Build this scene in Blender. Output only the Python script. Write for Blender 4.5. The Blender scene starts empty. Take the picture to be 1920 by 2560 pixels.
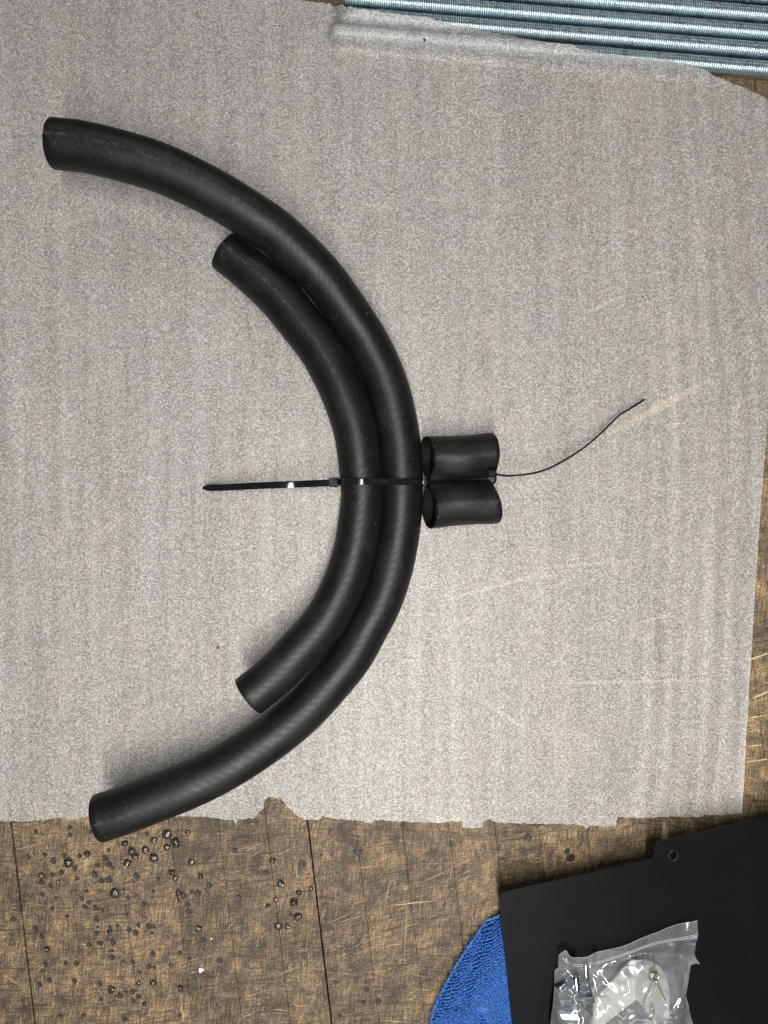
import bpy, bmesh, math, random
from mathutils import Vector, Matrix, noise
from mathutils.geometry import delaunay_2d_cdt
random.seed(7)
sc = bpy.context.scene
col = sc.collection

# ---------------------------------------------------------------- camera, world, lamps, exposure
H = 0.585                      # lens height over the bench top, metres
S = 0.00032                    # metres of bench top per photo pixel (1920 wide)
F = H / S
cam_d = bpy.data.cameras.new('camera')
cam = bpy.data.objects.new('camera', cam_d); col.objects.link(cam)
cam.location = (0, 0, H)
cam_d.sensor_fit = 'VERTICAL'; cam_d.sensor_height = 24
cam_d.lens = 12.0 / (1280 * S / H)
cam_d.clip_start = 0.02; cam_d.clip_end = 50
sc.camera = cam
sc.render.resolution_x = 768; sc.render.resolution_y = 1024
sc.view_settings.view_transform = 'Standard'; sc.view_settings.look = 'None'
sc.view_settings.exposure = 0.0; sc.view_settings.gamma = 1.0
sc.cycles.max_bounces = 10; sc.cycles.transparent_max_bounces = 16
sc.cycles.caustics_reflective = False; sc.cycles.caustics_refractive = False
w = bpy.data.worlds.new('World'); sc.world = w; w.use_nodes = True
bg = w.node_tree.nodes['Background']
bg.inputs[0].default_value = (0.80, 0.90, 1.0, 1); bg.inputs[1].default_value = 0.05

def area(name, loc, rot, sx, sy, power, color):
    d = bpy.data.lights.new(name, 'AREA'); d.shape = 'RECTANGLE'; d.size = sx; d.size_y = sy
    d.energy = power; d.color = color
    o = bpy.data.objects.new(name, d); col.objects.link(o); o.location = loc; o.rotation_euler = rot
    return o
area('strip_lamp', (0.02, -0.31, 1.06), (0, 0, 0), 0.06, 1.00, 20.0, (1.0, 0.965, 0.915))
area('strip_lamp', (0.0, 1.9, 1.75), (math.radians(-48), 0, 0), 1.0, 0.12, 7.0, (0.95, 0.98, 1.0))
area('cool_fill_light', (0.5, -2.6, 1.6), (math.radians(58), 0, 0), 1.6, 0.8, 10.0, (0.78, 0.88, 1.0))  # cool fill added out of view to tint the lower hose flanks

# ---------------------------------------------------------------- helpers
def P(px, py, z=0.0):
    k = S * (H - z) / H
    return Vector(((px - 960) * k, (1280 - py) * k, z))

def tag(o, label=None, cat=None, group=None, kind=None):
    if label: o['label'] = label
    if cat: o['category'] = cat
    if group: o['group'] = group
    if kind: o['kind'] = kind
    return o

def empty(name, loc, **k):
    o = bpy.data.objects.new(name, None); col.objects.link(o); o.location = loc; o.empty_display_size = 0.01
    return tag(o, **k)

def mesh_obj(name, verts, faces, mat, parent=None, smooth=True, origin=None, uvs=None):
    """world-space verts; origin moves the object's origin; parent keeps world place"""
    org = Vector(origin) if origin is not None else (parent.matrix_world.translation if parent else Vector((0, 0, 0)))
    if parent is not None:
        org = parent_loc(parent)
    me = bpy.data.meshes.new(name)
    me.from_pydata([tuple(Vector(v) - org) for v in verts], [], faces)
    if uvs:
        ul = me.uv_layers.new(name='UVMap')
        for l in me.loops:
            ul.data[l.index].uv = uvs[l.vertex_index]
    me.update()
    if smooth: me.polygons.foreach_set('use_smooth', [True] * len(me.polygons))
    me.materials.append(mat)
    o = bpy.data.objects.new(name, me); col.objects.link(o)
    if parent is not None: o.parent = parent
    else: o.location = org
    return o

def parent_loc(p):
    l = Vector(p.location)
    while p.parent: p = p.parent; l += Vector(p.location)
    return l

class MB:
    def __init__(s): s.v = []; s.f = []
    def add(s, vs, fs):
        n = len(s.v); s.v += [Vector(v) for v in vs]; s.f += [tuple(i + n for i in f) for f in fs]
    def obj(s, name, mat, parent=None, smooth=True, origin=None):
        return mesh_obj(name, s.v, s.f, mat, parent, smooth, origin)

def bevel(o, wdt, seg=2, ang=35):
    m = o.modifiers.new('bevel', 'BEVEL'); m.width = wdt; m.segments = seg
    m.limit_method = 'ANGLE'; m.angle_limit = math.radians(ang); return o

def prism(poly, z0, z1):
    n = len(poly)
    vs = [(p[0], p[1], z0) for p in poly] + [(p[0], p[1], z1) for p in poly]
    fs = [tuple(range(n - 1, -1, -1)), tuple(range(n, 2 * n))] + [(i, (i + 1) % n, n + (i + 1) % n, n + i) for i in range(n)]
    return vs, fs

def catmull(pts, per=8):
    pts = [Vector(p) for p in pts]
    ext = [2 * pts[0] - pts[1]] + pts + [2 * pts[-1] - pts[-2]]
    out = []
    for i in range(1, len(ext) - 2):
        a, b, c, d = ext[i - 1:i + 3]
        for k in range(per):
            t = k / per
            out.append(0.5 * ((2 * b) + (c - a) * t + (2 * a - 5 * b + 4 * c - d) * t * t + (3 * b - a - 3 * c + d) * t ** 3))
    out.append(pts[-1]); return out

def resample(pts, n):
    L = [0]
    for a, b in zip(pts, pts[1:]): L.append(L[-1] + (b - a).length)
    out = []; j = 0
    for i in range(n):
        t = L[-1] * i / (n - 1)
        while j < len(L) - 2 and L[j + 1] < t: j += 1
        f = (t - L[j]) / max(1e-9, L[j + 1] - L[j]); out.append(pts[j].lerp(pts[j + 1], min(1, max(0, f))))
    return out, L[-1]

def fbm(x, y, z=0.0, o=3):
    return noise.fractal(Vector((x, y, z)), 1.0, 2.0, o)

def in_poly(x, y, poly):
    c = False; n = len(poly); j = n - 1
    for i in range(n):
        xi, yi = poly[i][0], poly[i][1]; xj, yj = poly[j][0], poly[j][1]
        if (yi > y) != (yj > y) and x < (xj - xi) * (y - yi) / (yj - yi) + xi: c = not c
        j = i
    return c

def seg_d(x, y, a, b):
    dx, dy = b[0] - a[0], b[1] - a[1]
    t = ((x - a[0]) * dx + (y - a[1]) * dy) / (dx * dx + dy * dy + 1e-18)
    t = min(1, max(0, t))
    return math.hypot(x - a[0] - t * dx, y - a[1] - t * dy), t

def sm(a, b, x):
    t = min(1, max(0, (x - a) / (b - a))); return t * t * (3 - 2 * t)

def fill(outline, step, jit=0.25):
    """triangulated area inside an outline with inner points every step; 2-D verts and faces"""
    n = len(outline); pts = [Vector((p[0], p[1])) for p in outline]
    edges = [(i, (i + 1) % n) for i in range(n)]
    xs = [p[0] for p in outline]; ys = [p[1] for p in outline]
    y = min(ys); r = 0
    cell = {}
    for p in outline: cell.setdefault((int(p[0] // step), int(p[1] // step)), []).append(p)
    while y < max(ys):
        x = min(xs) + (step / 2 if r % 2 else 0)
        while x < max(xs):
            qx = x + random.uniform(-jit, jit) * step; qy = y + random.uniform(-jit, jit) * step
            ok = in_poly(qx, qy, outline)
            if ok:
                ci, cj = int(qx // step), int(qy // step)
                for a in (-1, 0, 1):
                    for b in (-1, 0, 1):
                        for p in cell.get((ci + a, cj + b), ()):
                            if (p[0] - qx) ** 2 + (p[1] - qy) ** 2 < (0.45 * step) ** 2: ok = False
                if ok: pts.append(Vector((qx, qy)))
            x += step
        y += step * 0.866; r += 1
    v, e, f, *_ = delaunay_2d_cdt(pts, edges, [], 1, 1e-7)
    return [(p.x, p.y) for p in v], [tuple(q) for q in f]

def rough_line(pts, step, amp, seed, freq=300):
    """closed or open px/m polyline subdivided with torn irregularities"""
    out = []
    for a, b in zip(pts, pts[1:]):
        a = Vector(a); b = Vector(b); L = (b - a).length; n = max(1, int(L / step)); d = (b - a) / max(L, 1e-9)
        nrm = Vector((-d.y, d.x))
        for k in range(n):
            p = a.lerp(b, k / n)
            q = p + nrm * amp * (noise.noise(Vector((p.x * freq, p.y * freq, seed))) + 0.6 * noise.noise(Vector((p.x * freq * 2.7, p.y * freq * 2.7, seed + 9))))
            out.append(q)
    return out

# ---------------------------------------------------------------- material helpers
class NT:
    def __init__(s, name):
        m = bpy.data.materials.new(name); m.use_nodes = True; s.m = m; s.t = m.node_tree; s.n = s.t.nodes
        s.b = s.n['Principled BSDF']; s.out = s.n['Material Output']
    def node(s, typ, **k):
        n = s.n.new(typ)
        for a, v in k.items():
            if a.startswith('i_'):
                key = a[2:]; key = int(key) if key.isdigit() else key.replace('_', ' ')
                if hasattr(v, 'is_linked') or isinstance(v, bpy.types.NodeSocket): s.t.links.new(v, n.inputs[key])
                else: n.inputs[key].default_value = v
            else: setattr(n, a, v)
        return n
    def link(s, a, b): s.t.links.new(a, b)
    def set(s, **k):
        for a, v in k.items():
            key = a.replace('_', ' ')
            if isinstance(v, bpy.types.NodeSocket): s.link(v, s.b.inputs[key])
            else: s.b.inputs[key].default_value = v
    def pos(s, scale=(1, 1, 1), rot=(0, 0, 0), loc=(0, 0, 0), src=None):
        if src is None:
            g = s.node('ShaderNodeNewGeometry'); src = g.outputs['Position']
        mp = s.node('ShaderNodeMapping'); s.link(src, mp.inputs[0])
        mp.inputs['Scale'].default_value = scale; mp.inputs['Rotation'].default_value = rot; mp.inputs['Location'].default_value = loc
        return mp.outputs[0]
    def noise(s, vec, scale, detail=3, rough=0.55, dist=0.0):
        n = s.node('ShaderNodeTexNoise'); s.link(vec, n.inputs['Vector'])
        n.inputs['Scale'].default_value = scale; n.inputs['Detail'].default_value = detail
        n.inputs['Roughness'].default_value = rough; n.inputs['Distortion'].default_value = dist
        return n.outputs['Fac']
    def vor(s, vec, scale, feature='F1', out='Distance', rand=1.0):
        n = s.node('ShaderNodeTexVoronoi'); n.feature = feature; s.link(vec, n.inputs['Vector'])
        n.inputs['Scale'].default_value = scale; n.inputs['Randomness'].default_value = rand
        return n.outputs[out]
    def math(s, op, a, b=0.0, c=None):
        n = s.node('ShaderNodeMath'); n.operation = op
        for i, v in enumerate((a, b) if c is None else (a, b, c)):
            if isinstance(v, bpy.types.NodeSocket): s.link(v, n.inputs[i])
            else: n.inputs[i].default_value = v
        return n.outputs[0]
    def ramp(s, f, lo, hi, a=0.0, b=1.0, smooth=False):
        n = s.node('ShaderNodeMapRange'); s.link(f, n.inputs[0])
        n.inputs[1].default_value = lo; n.inputs[2].default_value = hi; n.inputs[3].default_value = a; n.inputs[4].default_value = b
        if smooth: n.interpolation_type = 'SMOOTHSTEP'
        return n.outputs[0]
    def mix(s, f, a, b):
        n = s.node('ShaderNodeMix'); n.data_type = 'RGBA'
        for i, v in ((0, f), (6, a), (7, b)):
            if isinstance(v, bpy.types.NodeSocket): s.link(v, n.inputs[i])
            else: n.inputs[i].default_value = v if not isinstance(v, tuple) else (*v[:3], 1)
        return n.outputs[2]
    def line(s, vec, scale, wdt, detail=1.5):
        """thin contour lines of a stretched noise: scratches"""
        n = s.noise(vec, scale, detail, 0.5)
        d = s.math('ABSOLUTE', s.math('SUBTRACT', n, 0.5))
        return s.ramp(d, 0.0, wdt, 1.0, 0.0)
    def bump(s, h, strength, dist, prev=None):
        n = s.node('ShaderNodeBump'); s.link(h, n.inputs['Height']); n.inputs['Strength'].default_value = strength
        n.inputs['Distance'].default_value = dist
        if prev is not None: s.link(prev, n.inputs['Normal'])
        return n.outputs[0]

R7 = math.radians(6.8)
def wood_material():
    t = NT('worn_workbench_wood')
    g = t.pos(rot=(0, 0, R7))                                  # y runs with the planks
    def st(sx, sy, deg=0, off=(0, 0, 0)):
        r = t.pos(rot=(0, 0, R7 + math.radians(deg)), loc=off)
        return t.pos(scale=(sx, sy, 1), src=r)
    blot = t.noise(g, 22, 7, 0.62, 0.3)
    blot2 = t.noise(t.pos(loc=(3, 5, 0)), 75, 6, 0.68, 0.6)
    grain = t.noise(st(900, 60), 1.0, 3, 0.6)
    hatch = t.noise(st(110, 800, -14), 1.0, 3, 0.65)
    speck = t.noise(g, 700, 3, 0.7)
    m = t.math('ADD', t.math('MULTIPLY', blot, 0.34), t.math('MULTIPLY', blot2, 0.62))
    m = t.math('ADD', m, t.math('MULTIPLY', grain, 0.62))
    m = t.math('ADD', m, t.math('MULTIPLY', hatch, 0.36))
    m = t.math('ADD', m, t.math('MULTIPLY', speck, 0.70))
    oi = t.node('ShaderNodeObjectInfo')
    m = t.math('ADD', m, t.ramp(oi.outputs['Random'], 0, 1, -0.05, 0.05))
    f = t.ramp(m, 1.12, 1.54)
    c = t.node('ShaderNodeValToRGB'); t.link(f, c.inputs[0]); e = c.color_ramp.elements
    e[0].position = 0.0; e[0].color = (0.046, 0.035, 0.026, 1)
    e[1].position = 1.0; e[1].color = (0.51, 0.345, 0.178, 1)
    for p, q in ((0.28, (0.090, 0.065, 0.043, 1)), (0.5, (0.168, 0.117, 0.067, 1)), (0.75, (0.275, 0.188, 0.10, 1))):
        k = e.new(p); k.color = q
    colr = c.outputs[0]
    # dark criss-cross knife lines
    gate = t.ramp(t.noise(t.pos(loc=(8, 1, 0)), 14, 3), 0.40, 0.58)
    for sx, sy, deg, wd, amt in ((14, 230, -15, 0.026, 0.8), (9, 150, -9, 0.018, 0.85), (30, 340, -32, 0.022, 0.6), (26, 300, 24, 0.020, 0.55), (260, 16, 3, 0.020, 0.65), (190, 22, -20, 0.015, 0.5)):
        ln = t.line(st(sx, sy, deg, (sx, sy * .1, 0)), 1.0, wd)
        ln = t.math('MULTIPLY', t.math('MULTIPLY', ln, amt), t.ramp(t.noise(st(18, 18, deg, (sx, 2, 0)), 1.0, 2), 0.38, 0.6))
        colr = t.mix(ln, colr, (0.022, 0.017, 0.014))
    # pale fresh scratches
    for sx, sy, deg, wd, amt in ((12, 260, -28, 0.006, 0.9), (10, 240, -2, 0.005, 0.8), (200, 14, -14, 0.006, 0.7), (22, 260, -55, 0.006, 0.7)):
        ln = t.line(st(sx, sy, deg, (sx * 2, sy * .3, 0)), 1.0, wd)
        ln = t.math('MULTIPLY', t.math('MULTIPLY', ln, amt), t.ramp(t.noise(st(15, 15, deg, (9, sx, 0)), 1.0, 2), 0.5, 0.62))
        colr = t.mix(ln, colr, (0.54, 0.38, 0.21))
    t.set(Base_Color=colr, Roughness=t.ramp(f, 0, 1, 0.42, 0.62))
    t.b.inputs['Specular IOR Level'].default_value = 0.42
    nb = t.bump(m, 0.55, 0.0011)
    nb = t.bump(speck, 0.5, 0.0006, nb)
    t.set(Normal=nb)
    return t.m

def simple(name, base, rough, metal=0.0, spec=0.5, nscale=None, var=0.0, bstr=0.0, bdist=0.0002):
    t = NT(name); t.set(Roughness=rough, Metallic=metal); t.b.inputs['Specular IOR Level'].default_value = spec
    if nscale:
        n = t.noise(t.pos(), nscale, 4, 0.6)
        lo = tuple(max(0, c * (1 - var)) for c in base); hi = tuple(min(1, c * (1 + var)) for c in base)
        t.set(Base_Color=t.mix(t.ramp(n, 0.3, 0.7), lo, hi))
        t.set(Roughness=t.ramp(n, 0.3, 0.7, max(0.03, rough - 0.08), min(1, rough + 0.08)))
        if bstr: t.set(Normal=t.bump(n, bstr, bdist))
    else: t.set(Base_Color=(*base, 1))
    return t.m

def foam_material():
    t = NT('thin_foam_sheet')
    g = t.pos()
    fine = t.noise(g, 1120, 2, 0.65)
    cell = t.vor(g, 1350, 'F1', 'Color')
    sep = t.node('ShaderNodeSeparateColor'); t.link(cell, sep.inputs[0])
    mott = t.noise(t.pos(loc=(2, 1, 0), scale=(1.0, 0.5, 1)), 60, 5, 0.65)
    bands = t.noise(t.pos(scale=(85, 4.0, 1), rot=(0, 0, 0.03)), 1.0, 3, 0.6)      # extrusion ribs
    v = t.math('ADD', t.math('MULTIPLY', fine, 0.75), t.math('MULTIPLY', sep.outputs[0], 0.50))
    f = t.ramp(v, 0.40, 0.86)
    c = t.mix(t.math('POWER', f, 1.4), (0.41, 0.403, 0.398), (1.0, 0.992, 0.985))
    c = t.mix(t.ramp(mott, 0.35, 0.7, 0.0, 0.22), c, (0.46, 0.43, 0.40))
    t.set(Base_Color=c, Roughness=0.36)
    t.b.inputs['Specular IOR Level'].default_value = 0.6
    nb = t.bump(fine, 0.8, 0.0008)
    nb = t.bump(sep.outputs[1], 0.4, 0.0005, nb)
    t.set(Normal=nb)
    t.b.inputs['Coat Weight'].default_value = 0.65; t.b.inputs['Coat Roughness'].default_value = 0.36; t.b.inputs['Coat IOR'].default_value = 1.6
    t.link(t.bump(fine, 0.22, 0.0006), t.b.inputs['Coat Normal'])
    tl = t.node('ShaderNodeBsdfTranslucent'); tl.inputs[0].default_value = (0.95, 0.94, 0.92, 1)
    m0 = t.node('ShaderNodeMixShader'); m0.inputs[0].default_value = 0.30
    t.link(t.b.outputs[0], m0.inputs[1]); t.link(tl.outputs[0], m0.inputs[2])
    tr = t.node('ShaderNodeBsdfTransparent'); tr.inputs[0].default_value = (1, 1, 1, 1)
    mx = t.node('ShaderNodeMixShader')
    tt = t.math('MULTIPLY', t.ramp(f, 0.0, 1.0, 0.46, 0.20), t.ramp(bands, 0.3, 0.7, 0.70, 1.32))
    t.link(tt, mx.inputs[0])
    t.link(m0.outputs[0], mx.inputs[1]); t.link(tr.outputs[0], mx.inputs[2]); t.link(mx.outputs[0], t.out.inputs[0])
    return t.m

def rubber_material():
    t = NT('black_braided_rubber')
    uv = t.node('ShaderNodeUVMap'); uv.uv_map = 'UVMap'      # u round the hose, v in metres along it
    sx = t.node('ShaderNodeSeparateXYZ'); t.link(uv.outputs[0], sx.inputs[0])
    u, v = sx.outputs[0], sx.outputs[1]
    g = t.pos()
    ph = t.math('ADD', t.math('MULTIPLY', v, 2 * math.pi / 0.0068), t.math('MULTIPLY', u, 2 * math.pi * 14))
    ph2 = t.math('SUBTRACT', t.math('MULTIPLY', v, 2 * math.pi / 0.0075), t.math('MULTIPLY', u, 2 * math.pi * 13))
    wrp = t.math('MULTIPLY', t.noise(g, 38, 3, 0.6), 7.0)
    w1 = t.math('ADD', t.math('SINE', t.math('ADD', ph, wrp)), t.math('MULTIPLY', t.math('SINE', t.math('ADD', ph2, wrp)), 0.22))
    n1 = t.noise(g, 900, 3, 0.6); n2 = t.noise(g, 45, 4, 0.6, 0.4); n3 = t.noise(g, 260, 4, 0.7, 1.0)
    braid = t.math('MULTIPLY', w1, t.ramp(n2, 0.38, 0.62, 0.25, 1.0))
    # broken grey line along the crest (u = 0.25), wandering
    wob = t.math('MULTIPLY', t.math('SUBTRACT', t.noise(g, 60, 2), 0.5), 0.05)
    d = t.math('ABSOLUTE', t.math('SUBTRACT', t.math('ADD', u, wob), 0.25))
    crest_grey = t.math('MULTIPLY', t.ramp(d, 0.0, 0.022, 1, 0, True), t.ramp(n3, 0.44, 0.70, 0, 0.62))
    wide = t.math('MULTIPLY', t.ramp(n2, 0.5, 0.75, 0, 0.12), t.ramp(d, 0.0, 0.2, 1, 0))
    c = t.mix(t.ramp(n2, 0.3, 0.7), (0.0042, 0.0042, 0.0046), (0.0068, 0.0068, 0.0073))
    c = t.mix(t.math('ADD', crest_grey, wide), c, (0.085, 0.08, 0.074))
    spots = t.ramp(t.noise(t.pos(loc=(4, 4, 4)), 520, 1), 0.78, 0.80, 0, 0.7)
    c = t.mix(spots, c, (0.22, 0.21, 0.19))
    rr = t.math('ADD', t.ramp(n2, 0.3, 0.7, 0.42, 0.52), t.math('MULTIPLY', braid, 0.050))
    rr = t.math('ADD', rr, t.math('MULTIPLY', crest_grey, 0.35))
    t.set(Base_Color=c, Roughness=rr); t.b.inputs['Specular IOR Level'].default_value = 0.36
    nb = t.bump(braid, 0.07, 0.00014)
    nb = t.bump(n1, 0.10, 0.0002, nb)
    nb = t.bump(n3, 0.12, 0.0004, nb)
    t.set(Normal=nb)
    return t.m

def film_material():
    t = NT('clear_plastic_film')
    n = t.noise(t.pos(), 420, 3, 0.6)
    n2 = t.noise(t.pos(loc=(1, 6, 2)), 90, 3, 0.6, 0.8)
    nb = t.bump(n2, 0.02, 0.0010); nb = t.bump(n, 0.03, 0.0003, nb)
    gl = t.node('ShaderNodeBsdfGlossy'); gl.inputs['Roughness'].default_value = 0.12; t.link(nb, gl.inputs['Normal'])
    gl.inputs[0].default_value = (1, 1, 1, 1)
    df = t.node('ShaderNodeBsdfDiffuse'); df.inputs[0].default_value = (0.80, 0.83, 0.88, 1)
    tr = t.node('ShaderNodeBsdfTransparent'); tr.inputs[0].default_value = (0.97, 0.975, 0.98, 1)
    fr = t.node('ShaderNodeFresnel'); fr.inputs[0].default_value = 1.75; t.link(nb, fr.inputs['Normal'])
    m1 = t.node('ShaderNodeMixShader'); t.link(t.ramp(n2, 0.35, 0.75, 0.09, 0.16), m1.inputs[0]); t.link(tr.outputs[0], m1.inputs[1]); t.link(df.outputs[0], m1.inputs[2])
    m2 = t.node('ShaderNodeMixShader'); t.link(t.math('MULTIPLY', fr.outputs[0], 1.1), m2.inputs[0]); t.link(m1.outputs[0], m2.inputs[1]); t.link(gl.outputs[0], m2.inputs[2])
    t.link(m2.outputs[0], t.out.inputs[0]); t.n.remove(t.b)
    return t.m

M_wood = wood_material()
M_foam = foam_material()
M_rub = rubber_material()
M_film = film_material()
M_tie = simple('glossy_black_nylon', (0.008, 0.008, 0.009), 0.18, 0, 0.6, 160, 0.2, 0.05, 0.0003)
M_zinc = simple('blue_zinc_steel', (0.70, 0.82, 0.87), 0.30, 1.0, 0.5, 90, 0.10)
M_bore = simple('hose_bore_rubber', (0.006, 0.006, 0.006), 0.75, 0, 0.12)
M_zroot = simple('thread_root_shade', (0.26, 0.34, 0.38), 0.36, 0.9)  # darker root colour stands in for shade between the thread crests
M_zinc2 = simple('bright_zinc_steel', (0.72, 0.80, 0.84), 0.17, 1.0, 0.5, 200, 0.1, 0.05, 0.0002)
M_alu = simple('satin_aluminium', (0.40, 0.393, 0.375), 0.44, 0.2, 0.5, 120, 0.12, 0.10, 0.0003)
M_brass = simple('yellow_zinc_wire', (0.66, 0.60, 0.44), 0.25, 1.0, 0.5, 300, 0.2)
def plate_material():
    t = NT('black_powder_coat'); g = t.pos()
    sm_ = t.noise(g, 16, 5, 0.6, 1.0); fleck = t.noise(g, 1200, 1)
    sc1 = t.line(t.pos(scale=(10, 240, 1), rot=(0, 0, 0.5), src=g), 1.0, 0.004)
    sc2 = t.math('MULTIPLY', sc1, t.ramp(t.noise(g, 22, 2), 0.58, 0.66, 0, 0.5))
    c = t.mix(t.ramp(fleck, 0.78, 0.80, 0, 0.8), (0.0050, 0.0052, 0.0068), (0.10, 0.10, 0.10))
    c = t.mix(sc2, c, (0.03, 0.03, 0.03))
    t.set(Base_Color=c, Roughness=t.ramp(sm_, 0.3, 0.7, 0.34, 0.46)); t.b.inputs['Specular IOR Level'].default_value = 0.09
    t.set(Normal=t.bump(t.noise(g, 1500, 2), 0.05, 0.0002)); return t.m
M_plate = plate_material()
M_blue = simple('blue_microfibre', (0.060, 0.185, 0.52), 0.8, 0, 0.25, 500, 0.35)
M_navy = simple('microfibre_backing', (0.010, 0.045, 0.22), 0.9, 0, 0.1, 160, 0.2)
M_bead = simple('glossy_weld_spatter', (0.085, 0.072, 0.062), 0.22, 0.55, 0.6, 420, 0.6, 0.45, 0.0008)
M_char = simple('charred_spot', (0.030, 0.025, 0.021), 0.48, 0, 0.4, 600, 0.6, 0.6, 0.0006)
M_pale = simple('bare_scratched_wood', (0.56, 0.40, 0.22), 0.6, 0, 0.3, 500, 0.4, 0.5, 0.0006)
M_white = simple('white_scrap', (0.85, 0.85, 0.86), 0.45)
M_grime = simple('gap_grime', (0.012, 0.010, 0.009), 0.8)
M_crumb = simple('dark_crumb', (0.02, 0.02, 0.02), 0.6)
M_mark = simple('stamped_ink_shade', (0.16, 0.16, 0.16), 0.5)

# ---------------------------------------------------------------- bench top: laminated planks with gaps
bench = empty('bench_top', (0, 0, -0.05), label='scarred brown wooden workbench top of laminated planks', kind='structure')
seams = [26, 157, 290, 420, 545, 665, 768, 888, 1003, 1120, 1235, 1345, 1465, 1580, 1700, 1815, 1930, 2050, 2170, 2290, 2410, 2530]
seams = [26 - 128 * k for k in range(6, 0, -1)] + seams
strong = {26, 768}
ax = Vector((math.sin(R7), -math.cos(R7)))                     # along the planks, towards the bottom of the picture
nx = Vector((math.cos(R7), math.sin(R7)))
def seam_x(px):                                              # distance across, from the place of the seam at photo row 2051
    p = P(px, 2051); return p.x * nx.x + p.y * nx.y
Y0, Y1 = -0.62, 0.62
for a, b in zip(seams, seams[1:]):
    ga = 0.00075 if a in strong else 0.00012; gb = 0.00045 if b in strong else 0.00012
    x0 = seam_x(a) + ga; x1 = seam_x(b) - gb
    c = [nx * x0 + ax * Y0, nx * x1 + ax * Y0, nx * x1 + ax * Y1, nx * x0 + ax * Y1]
    vs, fs = prism([(p.x, p.y) for p in c][::-1], -0.045, 0.0)
    dz = random.uniform(-0.00012, 0.00012)
    vs = [(x, y, z + (dz if z > -0.01 else 0)) for x, y, z in vs]
    bevel(mesh_obj('plank', vs, fs, M_wood, bench, smooth=False), 0.0004 if (a in strong or b in strong) else 0.00022, 2)
vs, fs = prism([(-0.62, -0.62), (0.62, -0.62), (0.62, 0.62), (-0.62, 0.62)], -0.060, -0.0455)
mesh_obj('gap_filler', vs, fs, M_grime, bench, smooth=False)

def blob_outline(cx, cy, r, n, seed, ex=1.0, ang=0.0, rough=0.3):
    out = []
    for i in range(n):
        a = 2 * math.pi * i / n
        q = r * (1 + rough * noise.noise(Vector((math.cos(a) * 1.3, math.sin(a) * 1.3, seed))))
        x, y = q * ex * math.cos(a), q * math.sin(a)
        out.append((cx + x * math.cos(ang) - y * math.sin(ang), cy + x * math.sin(ang) + y * math.cos(ang)))
    return out

def scorch(px, py, r, seed):
    """a burnt pit: raised charred rim round a shallow dish"""
    c = P(px, py); n = 14; V = []; Fc = []
    prof = [(1.25, 0.00002), (1.02, 0.0004), (0.82, 0.00055), (0.5, 0.00022), (0.0, 0.00012)]
    for k, (q, z) in enumerate(prof[:-1]):
        for p in blob_outline(c.x, c.y, r * q, n, seed, rough=0.35): V.append((p[0], p[1], z + random.uniform(0, 0.0001)))
    V.append((c.x, c.y, prof[-1][1]))
    for k in range(3):
        for i in range(n): j = (i + 1) % n; Fc.append((k * n + i, k * n + j, (k + 1) * n + j, (k + 1) * n + i))
    for i in range(n): Fc.append((3 * n + i, 3 * n + (i + 1) % n, 4 * n))
    return mesh_obj('scorch_mark', V, Fc, M_char, bench)

Z2 = 1.728
def z2(x, y): return x / Z2, 1950 + y / Z2
for i, (x, y, r) in enumerate([(905, 455, 11), (856, 488, 13), (795, 497, 12), (816, 566, 12), (418, 660, 10), (486, 764, 11), (660, 750, 10),
        (432, 880, 9), (643, 805, 9), (600, 935, 10), (1305, 360, 13), (1256, 582, 8), (1545, 305, 11), (1583, 905, 10), (1450, 873, 7),
        (1570, 960, 8), (1636, 955, 11), (1468, 1018, 8), (303, 204, 9), (218, 457, 10), (183, 495, 9), (267, 398, 10), (278, 325, 9),
        (344, 328, 9), (193, 323, 8), (232, 348, 12), (412, 404, 11), (472, 430, 13), (590, 415, 12), (422, 367, 9), (472, 362, 12),
        (622, 535, 9), (365, 547, 9), (420, 553, 8), (227, 555, 8), (87, 555, 7), (155, 640, 10), (386, 710, 11), (490, 700, 11),
        (154, 222, 8), (284, 790, 7), (215, 865, 9), (540, 1030, 11), (520, 930, 11), (437, 947, 9), (828, 482, 7),
        (1388, 323, 6), (1150, 400, 9), (605, 830, 7), (663, 632, 8), (778, 745, 7), (290, 590, 7), (455, 335, 12), (60, 600, 9), (335, 425, 8)]):
    px, py = z2(x, y); scorch(px, py, r / Z2 * S * 1.0, i * 3.1)
for i, (px, py, r) in enumerate([(1318, 2092, 8), (1418, 2128, 6), (1427, 2144, 9), (895, 2128, 9), (1270, 2335, 6), (1008, 2062, 6)]):
    scorch(px, py, r * S, 200 + i)

random.seed(21)
for i in range(60):
    px = random.gauss(270, 150); py = random.gauss(2300, 120)
    if 5 < px < 640 and 2075 < py < 2555: scorch(px, py, random.uniform(3.0, 6.5) * S, 400 + i * 1.3)
def gouge(x0, y0, x1, y1, wpx, seed):
    a = P(x0, y0); b = P(x1, y1); d = (b - a).normalized(); n = Vector((-d.y, d.x, 0)); k = 16; V = []; Fc = []
    for i in range(k + 1):
        t = i / k; p = a.lerp(b, t) + n * 0.0006 * noise.noise(Vector((t * 3, seed, 0)))
        hw = wpx * S / 2 * (math.sin(math.pi * (0.03 + 0.94 * t)) ** 0.6) * (0.6 + 0.7 * abs(noise.noise(Vector((t * 9, seed, 5)))) + 0.2)
        V += [(p + n * hw)[:2] + (0.00020,), (p)[:2] + (0.00034,), (p - n * hw)[:2] + (0.00020,)]
        if i: q = 3 * i; Fc += [(q - 3, q - 2, q + 1, q), (q - 2, q - 1, q + 2, q + 1)]
    mesh_obj('gouge', V, Fc, M_pale, bench)
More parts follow.
